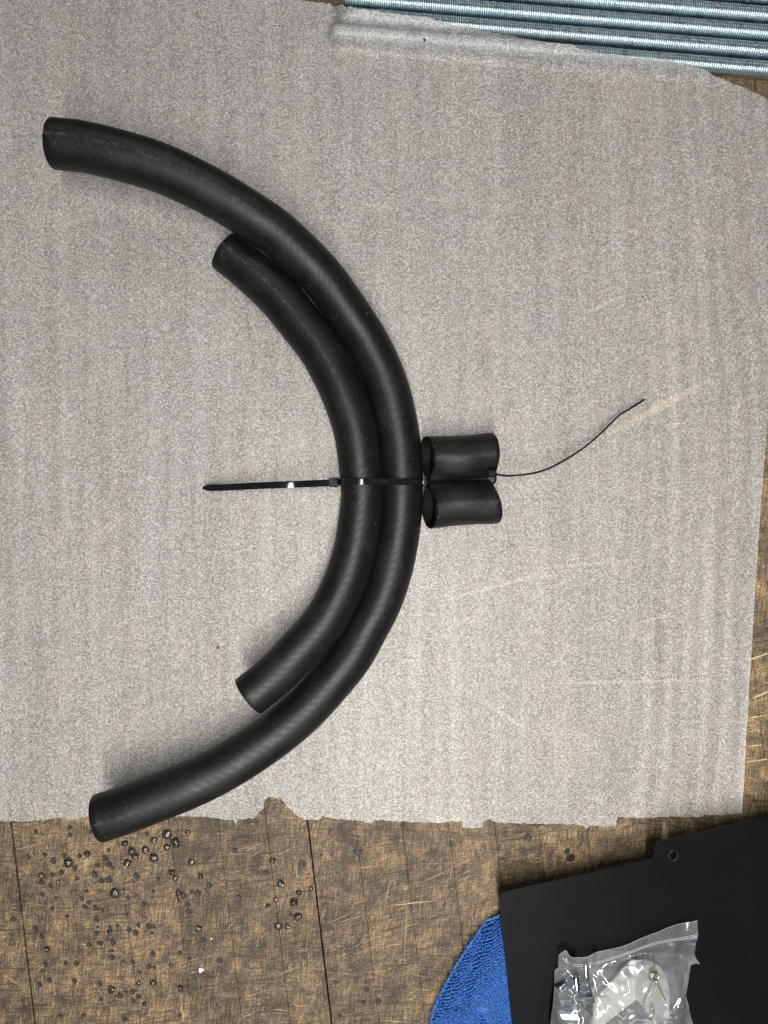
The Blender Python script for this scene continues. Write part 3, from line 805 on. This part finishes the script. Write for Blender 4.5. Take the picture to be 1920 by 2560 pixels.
# hole through the right wing
bm = bmesh.new(); top3 = [bp(x, y, wz(x, y)) for x, y in Rw]
va = [bm.verts.new(p) for p in top3]; hh = []
for k in range(24):
    a = 2 * math.pi * k / 24; x = 1090 + 42 * math.cos(a); y = 700 + 48 * math.sin(a); hh.append(bm.verts.new(bp(x, y, wz(x, y))))
es = [bm.edges.new((va[i], va[(i + 1) % len(va)])) for i in range(len(va))] + [bm.edges.new((hh[i], hh[(i + 1) % 24])) for i in range(24)]
bmesh.ops.triangle_fill(bm, use_beauty=True, edges=es)
ret = bmesh.ops.extrude_face_region(bm, geom=list(bm.faces))
for g in ret['geom']:
    if isinstance(g, bmesh.types.BMVert): g.co.z -= 0.0028
bmesh.ops.recalc_face_normals(bm, faces=bm.faces)
for v in bm.verts: v.co -= bra.location
me = bpy.data.meshes.new('right_wing'); bm.to_mesh(me); bm.free(); me.materials.append(M_alu)
o = bpy.data.objects.new('right_wing', me); col.objects.link(o); o.parent = bra; bevel(o, 0.0004, 2, 40)
V = []; Fc = []
for i in range(9):
    y = 540 + (930 - 540) * i / 8
    for x, dz in ((922, 0), (928, .0005), (932, .0005), (938, 0)): V.append(bp(x, y, CZ - 0.0002 + dz))
    if i: q = 4 * i; Fc += [(q - 4 + k, q - 3 + k, q + 1 + k, q + k) for k in range(3)]
mesh_obj('crease', V, Fc, M_alu, bra)
# stamped marks on the left wing
fc = bpy.data.curves.new('stamp', 'FONT'); fc.body = 'IDI'; fc.size = 0.0075; fc.extrude = 0.00012; fc.bevel_depth = 0.0
fo = bpy.data.objects.new('stamp_text', fc); col.objects.link(fo)
bpy.context.view_layer.update()
dg = bpy.context.evaluated_depsgraph_get()
sm_me = bpy.data.meshes.new_from_object(fo.evaluated_get(dg)); bpy.data.objects.remove(fo)
so_ = bpy.data.objects.new('stamped_marks', sm_me); col.objects.link(so_); sm_me.materials.clear(); sm_me.materials.append(M_mark)
pA = bp(545, 1105, 0); so_.parent = bra
so_.location = Vector((pA.x, pA.y, wz(560, 1070) + 0.0008)) - bra.location
so_.rotation_mode = 'ZYX'; so_.rotation_euler = (0, math.radians(-14.5), math.radians(38))

def wire(name, pts, r, mat, parent=None, n=60, seg=8):
    pts, L = resample([Vector(p) for p in pts], n); V = []; Fc = []
    up = Vector((0.13, 0.21, 1)).normalized()
    for i in range(n):
        t = (pts[min(n - 1, i + 1)] - pts[max(0, i - 1)]).normalized(); s = t.cross(up).normalized(); u = s.cross(t)
        for j in range(seg): a = 2 * math.pi * j / seg; V.append(pts[i] + s * r * math.cos(a) + u * r * math.sin(a))
        if i:
            for j in range(seg): Fc.append(((i - 1) * seg + j, (i - 1) * seg + (j + 1) % seg, i * seg + (j + 1) % seg, i * seg + j))
    Fc.append(tuple(range(seg))[::-1]); Fc.append(tuple((n - 1) * seg + j for j in range(seg)))
    return mesh_obj(name, V, Fc, mat, parent)
clip_pts = []
cz = CZ + 0.0020
for k in range(46):                                            # coil
    a = k / 45 * 2.6 * 2 * math.pi + 1.0
    clip_pts.append(bp(1098 + k * 0.45 + 34 * math.cos(a), 690 + k * 0.3 + 34 * math.sin(a), cz + 0.0012 * math.sin(a * 0.5)))
clip_pts += catmull([bp(1112, 735, cz), bp(1105, 780, cz), bp(1060, 860, cz - .0005), bp(1010, 950, cz - .001), bp(1003, 1010, cz - .001), bp(1015, 1060, cz - .001), bp(1045, 1085, cz - .001),
                     bp(1080, 1060, cz - .001), bp(1075, 1010, cz - .001), bp(1092, 1000, cz - .001), bp(1105, 1050, cz - .001), bp(1098, 1095, cz - .001)], 6)
clp = wire('hairpin_clip', clip_pts, 0.00052, M_brass, None, 190)
tag(clp, 'yellow brass coloured wire hairpin clip lying on the bracket in the bag', 'clip')
leg2 = wire('clip_leg', [bp(1112, 735, cz), bp(1205, 925, cz - .001)], 0.00060, M_brass, None, 6); leg2.parent = clp; leg2.matrix_parent_inverse = clp.matrix_world.inverted()
bpy.context.view_layer.update(); leg2.matrix_parent_inverse = clp.matrix_world.inverted()

def frame(a, b):
    d = (b - a).normalized(); s = d.cross(Vector((0, 0, 1))).normalized(); return d, s, s.cross(d).normalized()
def lathe(a, b, prof, seg=20, hexa=None):
    """prof: list of (t metres along, radius)"""
    d, s, u = frame(a, b); V = []; Fc = []
    for t, r in prof:
        for j in range(seg):
            e = 2 * math.pi * j / seg; V.append(a + d * t + (s * math.cos(e) + u * math.sin(e)) * r)
    for i in range(len(prof) - 1):
        for j in range(seg): Fc.append((i * seg + j, i * seg + (j + 1) % seg, (i + 1) * seg + (j + 1) % seg, (i + 1) * seg + j))
    Fc.append(tuple(range(seg))[::-1]); Fc.append(tuple((len(prof) - 1) * seg + j for j in range(seg)))
    return V, Fc
def bolt(a, b, r, head_r, head_l, label, group='zinc bolts in the clear bag'):
    L = (b - a).length; d = (b - a).normalized()
    root = empty('hex_bolt', a, label=label, cat='bolt', group=group)
    prof = []; t = head_l; p = 0.00125
    while t < L * 0.45: prof.append((t, r)); t += p
    while t < L - p:
        prof += [(t, r), (t + p * .5, r * 0.84)]; t += p
    prof.append((L, r * 0.8))
    V, Fc = lathe(a, b, prof); mesh_obj('shank', V, Fc, M_zinc2, root)
    V, Fc = lathe(a, b, [(0, head_r * 0.86), (0.0006, head_r), (head_l, head_r)], 6)
    bevel(mesh_obj('head', V, Fc, M_zinc2, root, smooth=False), 0.0004, 2)
    return root
b1 = bolt(bp(190, 735, BZ + .0075), bp(420, 985, BZ + .005), 0.0030, 0.0062, 0.0042, 'zinc hex bolt lying diagonally at the upper left of the bag')
b2 = bolt(bp(470, 930, BZ + .006), bp(435, 560, BZ + .004), 0.0030, 0.0062, 0.0042, 'zinc bolt pointing up beside the bracket in the bag')
b3 = bolt(bp(355, 900, BZ + .0105), bp(345, 690, BZ + .009), 0.0034, 0.0066, 0.0045, 'short zinc bolt standing between the other two bolts in the bag')
def tube_obj(name, a, b, ro, ri, label, cat):
    L = (b - a).length
    V, Fc = lathe(a, b, [(0.0, ri), (0, ro - .0003), (0.0003, ro), (L - .0003, ro), (L, ro - .0003), (L, ri)], 28)
    Fc = Fc[:-2]; n = 28; k = 5 * n
    for j in range(n): Fc.append((j, k + j, k + (j + 1) % n, (j + 1) % n))
    o = mesh_obj(name, V, Fc, M_zinc2, None, True, origin=a)
    e = o.modifiers.new('edges', 'EDGE_SPLIT'); e.split_angle = math.radians(40)
    return tag(o, label, cat)
tube_obj('spacer_sleeve', bp(165, 1062, BZ + .0066), bp(362, 1062, BZ + .0090), 0.0066, 0.0040, 'bright zinc spacer sleeve lying flat at lower left of the bag', 'spacer')
tube_obj('spacer_sleeve', bp(150, 1190, BZ + .0060), bp(330, 1185, BZ + .0060), 0.0058, 0.0035, 'zinc spacer sleeve below the bright one, cut by the picture edge', 'spacer')
tube_obj('washer', bp(250, 880, BZ + .0030), bp(256, 888, BZ + .0040), 0.0068, 0.0034, 'flat zinc washer under the diagonal bolt in the bag', 'washer')
tube_obj('washer', bp(395, 1110, BZ + .0040), bp(400, 1118, BZ + .0050), 0.0070, 0.0034, 'flat zinc washer between sleeve and bracket in the bag', 'washer')
V, Fc = lathe(bp(440, 800, BZ + .0085), bp(447, 850, BZ + .0085), [(0, .0058), (.0005, .0066), (.0048, .0066), (.0053, .0058)], 6)
nt = mesh_obj('hex_nut', V, Fc, M_zinc2, None, False, origin=bp(440, 800, BZ)); bevel(nt, 0.0004, 2); tag(nt, 'zinc hex nut threaded on the bolt beside the bracket', 'nut')

# ---------------------------------------------------------------- clear zip bag
random.seed(5)
bag_px = [(178, 500), (205, 470), (250, 445), (265, 470), (283, 500), (310, 513), (340, 517), (400, 515), (460, 508), (500, 487), (535, 468), (620, 447), (700, 432), (780, 412), (860, 385), (930, 350), (1000, 320),
          (1075, 290), (1150, 265), (1250, 220), (1350, 190), (1420, 178), (1480, 168), (1517, 155), (1520, 220), (1523, 290), (1512, 360), (1500, 430), (1492, 490), (1512, 535), (1540, 570), (1530, 578), (1490, 575), (1455, 590),
          (1448, 640), (1438, 700), (1422, 800), (1408, 880), (1425, 950), (1438, 1010), (1455, 1090), (1475, 1157), (1480, 1300), (90, 1300), (100, 1157), (115, 1030), (130, 900), (138, 760), (142, 638), (160, 622), (176, 610), (176, 560)]
def bagh(x, y):                                               # bag pixel -> height above plate
    h = 0.0025
    def dome(cx, cy, rx, ry, a):
        return a * math.exp(-(((x - cx) / rx) ** 2 + ((y - cy) / ry) ** 2) ** 1.5)
    h += max(dome(930, 860, 420, 420, .0135), dome(300, 980, 230, 330, .0165), dome(1150, 850, 300, 330, .0125), dome(600, 1050, 300, 260, .0105))
    h += 0.5 * dome(300, 1250, 300, 200, .01)
    return h
creases = []
hand = [((440, 600), (700, 760), .0030), ((700, 760), (805, 735), .0028), ((805, 735), (780, 600), .0026), ((180, 720), (390, 860), .0024), ((390, 860), (370, 980), .0022), ((370, 980), (480, 1150), .0022),
        ((260, 690), (460, 690), .0020), ((900, 500), (1050, 560), .0022), ((1050, 440), (1040, 540), .0024), ((1110, 560), (1400, 520), .0022), ((1400, 520), (1530, 575), .0026), ((1400, 520), (1300, 780), .0024),
        ((1300, 780), (1210, 930), .0020), ((1240, 860), (1340, 870), .0020), ((1350, 460), (1355, 500), .0020), ((1430, 620), (1370, 900), .0022), ((1110, 780), (1215, 940), .0018), ((590, 880), (660, 980), .0022),
        ((730, 880), (750, 950), .0018), ((340, 830), (360, 1157), .0020), ((1090, 560), (1200, 560), .0016), ((620, 1150), (1440, 1060), .0016), ((1200, 420), (1320, 380), .0014), ((930, 720), (1010, 680), .0015), ((470, 1000), (450, 1157), .0018), ((230, 560), (330, 690), .0018), ((400, 690), (470, 575), .0018)]
for a, b, s_ in hand: creases.append((a, b, s_ * 0.8, random.uniform(12, 26)))
for _ in range(13):
    x = random.uniform(150, 1440); y = random.uniform(600, 1250); a = random.uniform(0, 6.28); l = random.uniform(50, 190)
    creases.append(((x, y), (x + l * math.cos(a), y + l * math.sin(a)), random.uniform(-.0012, .0014), random.uniform(16, 38)))
seal_pts = [(178, 540), (205, 505), (230, 520), (260, 548), (330, 578), (420, 580), (560, 553), (680, 518), (800, 480), (1000, 405), (1150, 360), (1350, 325), (1522, 288)]
def seal_y(x):
    for (x0, y0), (x1, y1) in zip(seal_pts, seal_pts[1:]):
        if x0 <= x <= x1: return y0 + (y1 - y0) * (x - x0) / (x1 - x0)
    return 560 if x < 200 else 285
def unbp(x, y):                                               # world at about bag height -> bag pixel
    k = S * (H - BZ) / H; return ((x / k + 960) - 1350) * ZB, ((1280 - y / k) - 2260) * ZB
def film_z(X, Y):
    x, y = unbp(X, Y); h = bagh(x, y)
    flap = sm(-10, 60, y - seal_y(x))
    h = 0.0045 * (1 - flap) + h * flap
    # upturned left corner of the flap, and its wave
    h += 0.0070 * math.exp(-(((x - 230) / 90) ** 2 + ((y - 470) / 90) ** 2)) + 0.0028 * math.exp(-((x - 470) / 60) ** 2) * (1 - flap)
    h += 0.0050 * math.exp(-(((x - 1520) / 90) ** 2 + ((y - 190) / 130) ** 2)) + 0.004 * math.exp(-(((x - 1530) / 60) ** 2 + ((y - 565) / 60) ** 2))
    for a, b, s_, wd in creases:
        if min(a[0], b[0]) - 70 < x < max(a[0], b[0]) + 70 and min(a[1], b[1]) - 70 < y < max(a[1], b[1]) + 70:
            d, t = seg_d(x, y, a, b); h += s_ * math.exp(-d / wd) * math.sin(math.pi * min(1, max(0, 0.08 + 0.84 * t)))
    h += (0.0008 * fbm(x * .009, y * .009, 4, 2)) * (0.3 + 0.7 * flap)
    return BZ + max(0.0005, h)
bag = empty('zip_bag', bp(800, 800, BZ), label='clear crinkled plastic zip bag of hardware lying on the black plate', cat='plastic bag')
def PB(x, y):
    z = BZ + .004
    for _ in range(4):
        p = bp(x, y, z); z = film_z(p.x, p.y)
    return bp(x, y, z).xy
bo = rough_line([PB(*q) for q in bag_px] + [PB(*bag_px[0])], 0.0010, 0.00012, 4.0, 200)
v2, f2 = fill([(p.x, p.y) for p in bo], 0.00115, 0.2)
mesh_obj('film_front', [(x, y, film_z(x, y)) for x, y in v2], f2, M_film, bag)
bo2 = [bp(x, y, BZ).xy for x, y in bag_px if y > 440]
v3, f3 = fill([(p.x, p.y) for p in rough_line(bo2 + [bo2[0]], 0.003, 0, 0)], 0.004, 0.2)
mesh_obj('film_back', [(x, y, BZ - 0.0003 + 0.0001 * (1 + fbm(x * 30, y * 30, 2, 2))) for x, y in v3], f3, M_film, bag)
# flap edge and zip ribs
def on_film(pts, dz=0.0003):
    out = []
    for x, y in pts:
        q = PB(x, y); out.append(Vector((q.x, q.y, film_z(q.x, q.y) + dz)))
    return catmull(out, 5)
M_rib = simple('milky_plastic_rib', (0.62, 0.66, 0.72), 0.22, 0, 0.6)
M_rib.node_tree.nodes['Principled BSDF'].inputs['Alpha'].default_value = 0.42
for off in (0, 16):
    wire('zip_rib', on_film([(x, y + off) for x, y in seal_pts[1:]]), 0.00030, M_rib, bag, 90, 6)
wire('film_edge', on_film(bag_px[:24]), 0.00016, M_rib, bag, 110, 5)

# ---------------------------------------------------------------- weld spatter beads
random.seed(3)
def bead_mesh(k):
    bm = bmesh.new(); bmesh.ops.create_icosphere(bm, subdivisions=3, radius=1.0)
    for v in bm.verts:
        n = v.co.normalized(); f = 1 + 0.45 * noise.noise(n * 1.3 + Vector((k * 7, 0, 0))) + 0.22 * noise.noise(n * 4 + Vector((k * 3, 5, 0)))
        v.co = n * f; v.co.z = v.co.z * 0.72 + 0.35
        if v.co.z < 0: v.co.z = -0.05; v.co.x *= 1.18; v.co.y *= 1.18
    me = bpy.data.meshes.new('spatter_bead'); bm.to_mesh(me); bm.free()
    me.polygons.foreach_set('use_smooth', [True] * len(me.polygons)); me.materials.append(M_bead); return me
bms = [bead_mesh(k) for k in range(5)]
common = 'small dark glossy weld spatter bead stuck to the bench among the burn spots'
beads = [(722, 237, 16, 'flattened bright weld spatter bead right of the lower hose end, upper one of three'),
 (760, 272, 17, 'tall elongated weld spatter lump with the brightest glint, right of the lower hose end'),
 (720, 292, 13, 'weld spatter bead just left of the elongated brightest lump'),
 (811, 230, 11, 'shiny spatter bead furthest right under the lower hose, close to the foam edge'),
 (664, 262, 13, 'dull round spatter bead between the hose and the bright flattened bead'),
 (539, 275, 12, 'shiny spatter bead touching the lower edge of the hose'),
 (569, 309, 14, 'upper half of a joined pair of spatter beads below the hose'), (582, 331, 15, 'lower half of a joined pair of spatter beads below the hose'),
 (550, 360, 15, 'spatter bead just below left of the joined pair'), (627, 303, 13, 'spatter bead right of the joined pair under the hose'),
 (662, 340, 17, 'wide brownish ring-shaped spatter bead right of the joined pair'), (377, 320, 13, 'round spatter bead left of the hose end tip'),
 (295, 357, 16, 'large ringed spatter bead furthest left beside the seam'), (828, 358, 13, 'bead by itself down right of the wide ring-shaped bead, under the hose'), (742, 401, 12, 'upper of two touching weld beads in the middle of the bench spots'), (757, 427, 11, 'lower of two touching weld beads in the middle of the bench spots'),
 (866, 418, 12, 'dark weld bead right of the two touching beads, level with them'), (770, 490, 13, 'weld bead below the two touching beads, with a flat burn spot at its right'), (497, 490, 17, 'large black spatter bead standing alone in the middle of the burn spots'), (859, 643, 13, 'spatter bead with a dark scratch running right from it'),
 (473, 656, 9, 'tiny weld bead with a flat burn spot at its left, below the large lone bead'), (200, 733, 11, 'spatter bead alone near the lower left seam'), (736, 803, 9, 'tiny spatter bead nearest the white scrap'), (480, 906, 15, 'large spatter bead near the bottom edge, left of centre'),
 (598, 880, 10, 'left one of two small weld beads side by side near the bottom edge'), (660, 880, 11, 'right one of two small weld beads side by side near the bottom edge'), (780, 903, 12, 'spatter bead straight below left of the white scrap'), (623, 970, 9, 'lowest tiny weld bead on the bench, nearest the bottom edge'), (1177, 350, 12, 'spatter bead at the top of the right cluster'),
 (1213, 450, 13, 'spatter bead ringed by a crater in the right cluster'), (1290, 488, 11, 'small weld bead just above right of the biggest bright bead by the seam'), (1269, 528, 17, 'biggest brightest spatter bead in the right cluster beside the long seam'),
 (1287, 592, 17, 'second big bright spatter bead in the right cluster, lower and with a dark tail'), (1203, 635, 14, 'spatter bead in a dark ring at the bottom of the right cluster'), (1241, 635, 10, 'tiny weld bead just right of the bead in a dark ring, right cluster'),
 (1191, 520, 10, 'upper one of two dull tiny weld beads left of the biggest bright bead'), (1156, 544, 9, 'lower left one of two dull tiny weld beads left of the biggest bright bead'), (1343, 470, 10, 'small weld bead touching the long seam, rightmost of the right cluster'), (178, 417, 13, 'shiny brown spatter bead left of the burn spots near the seam'), (250, 442, 9, 'tiny dark weld bead just right below the shiny brown one'), (392, 225, 8, 'spatter bead half hidden by the left end of the lower hose')]
for i, (x, y, r, lab) in enumerate(beads):
    px, py = z2(x, y); c = P(px, py, 0.001); rr = r / Z2 * S * 1.0
    o = bpy.data.objects.new('spatter_bead', bms[i % 5]); col.objects.link(o)
    ex = 1.25 if i in (1, 0) else 1.0
    o.location = (c.x, c.y, 0.0); o.scale = (rr, rr * (1.3 if i == 1 else 1), rr * random.uniform(0.75, 1.0)); o.rotation_euler = (0, 0, random.uniform(0, 6.28) if i > 1 else 0)
    if i == 0: o.scale = (rr * 1.25, rr * .95, rr * .8)
    if lab: tag(o, lab, 'weld spatter', 'weld spatter beads on the bench')
    else:
        right = px > 640
        tag(o, 'small dark spatter bead in the right cluster beside the long seam' if right else common, 'weld spatter', 'small spatter beads right cluster' if right else 'small spatter beads left cluster')
    if r >= 13 and i % 3 == 0:                                             # burnt crater ring round the larger ones
        n = 18; V = []; Fc = []
        for k in range(n):
            a = 2 * math.pi * k / n; q = 1 + 0.25 * noise.noise(Vector((math.cos(a), math.sin(a), i)))
            for s_, z in ((0.85, .0004), (1.2, .0006), (1.42, .00004)): V.append((c.x + rr * s_ * q * math.cos(a), c.y + rr * s_ * q * math.sin(a), z))
        for k in range(n):
            j = (k + 1) % n; Fc += [(3 * k, 3 * j, 3 * j + 1, 3 * k + 1), (3 * k + 1, 3 * j + 1, 3 * j + 2, 3 * k + 2)]
        mesh_obj('scorch_mark', V, Fc, M_char, bench)

# ---------------------------------------------------------------- crumbs and scraps
def chip(px, py, wx, wy, ang, z, hgt, mat, name, label, cat):
    c = P(px, py, z); pts = []
    for x, y in ((-1, -.8), (-.2, -1), (1, -.7), (.8, .9), (-.1, .75), (-.9, 1)):
        X = x * wx * S / 2; Y = y * wy * S / 2
        pts.append((c.x + X * math.cos(ang) - Y * math.sin(ang), c.y + X * math.sin(ang) + Y * math.cos(ang)))
    vs, fs = prism(pts, z, z + hgt); o = mesh_obj(name, vs, fs, mat, None, False, origin=(c.x, c.y, z)); return tag(o, label, cat)
chip(501.5, 2425, 7, 12, .2, .0003, .0006, M_white, 'white_scrap', 'tiny white scrap on the bench, left piece of the pair', 'scrap')
chip(507.5, 2423.5, 4, 8, .5, .0003, .0006, M_white, 'white_scrap', 'tiny white scrap on the bench, smaller right piece of the pair', 'scrap')
chip(529, 2346, 3, 5, .2, .0003, .0005, M_white, 'white_scrap', 'minute white fleck on the bench above the white scrap', 'scrap')
chip(545, 1619, 5, 7, .3, foam_z(*P(545, 1619).xy), .0009, M_crumb, 'dark_crumb', 'black crumb on the foam inside the curved hoses', 'crumb')
p = PF(1061, 100); z = foam_z(p.x, p.y)
chip(1061, 100, 5, 10, .1, z, .0007, M_crumb, 'dark_crumb', 'black crumb on the foam ridge below the rods', 'crumb')
print('done')
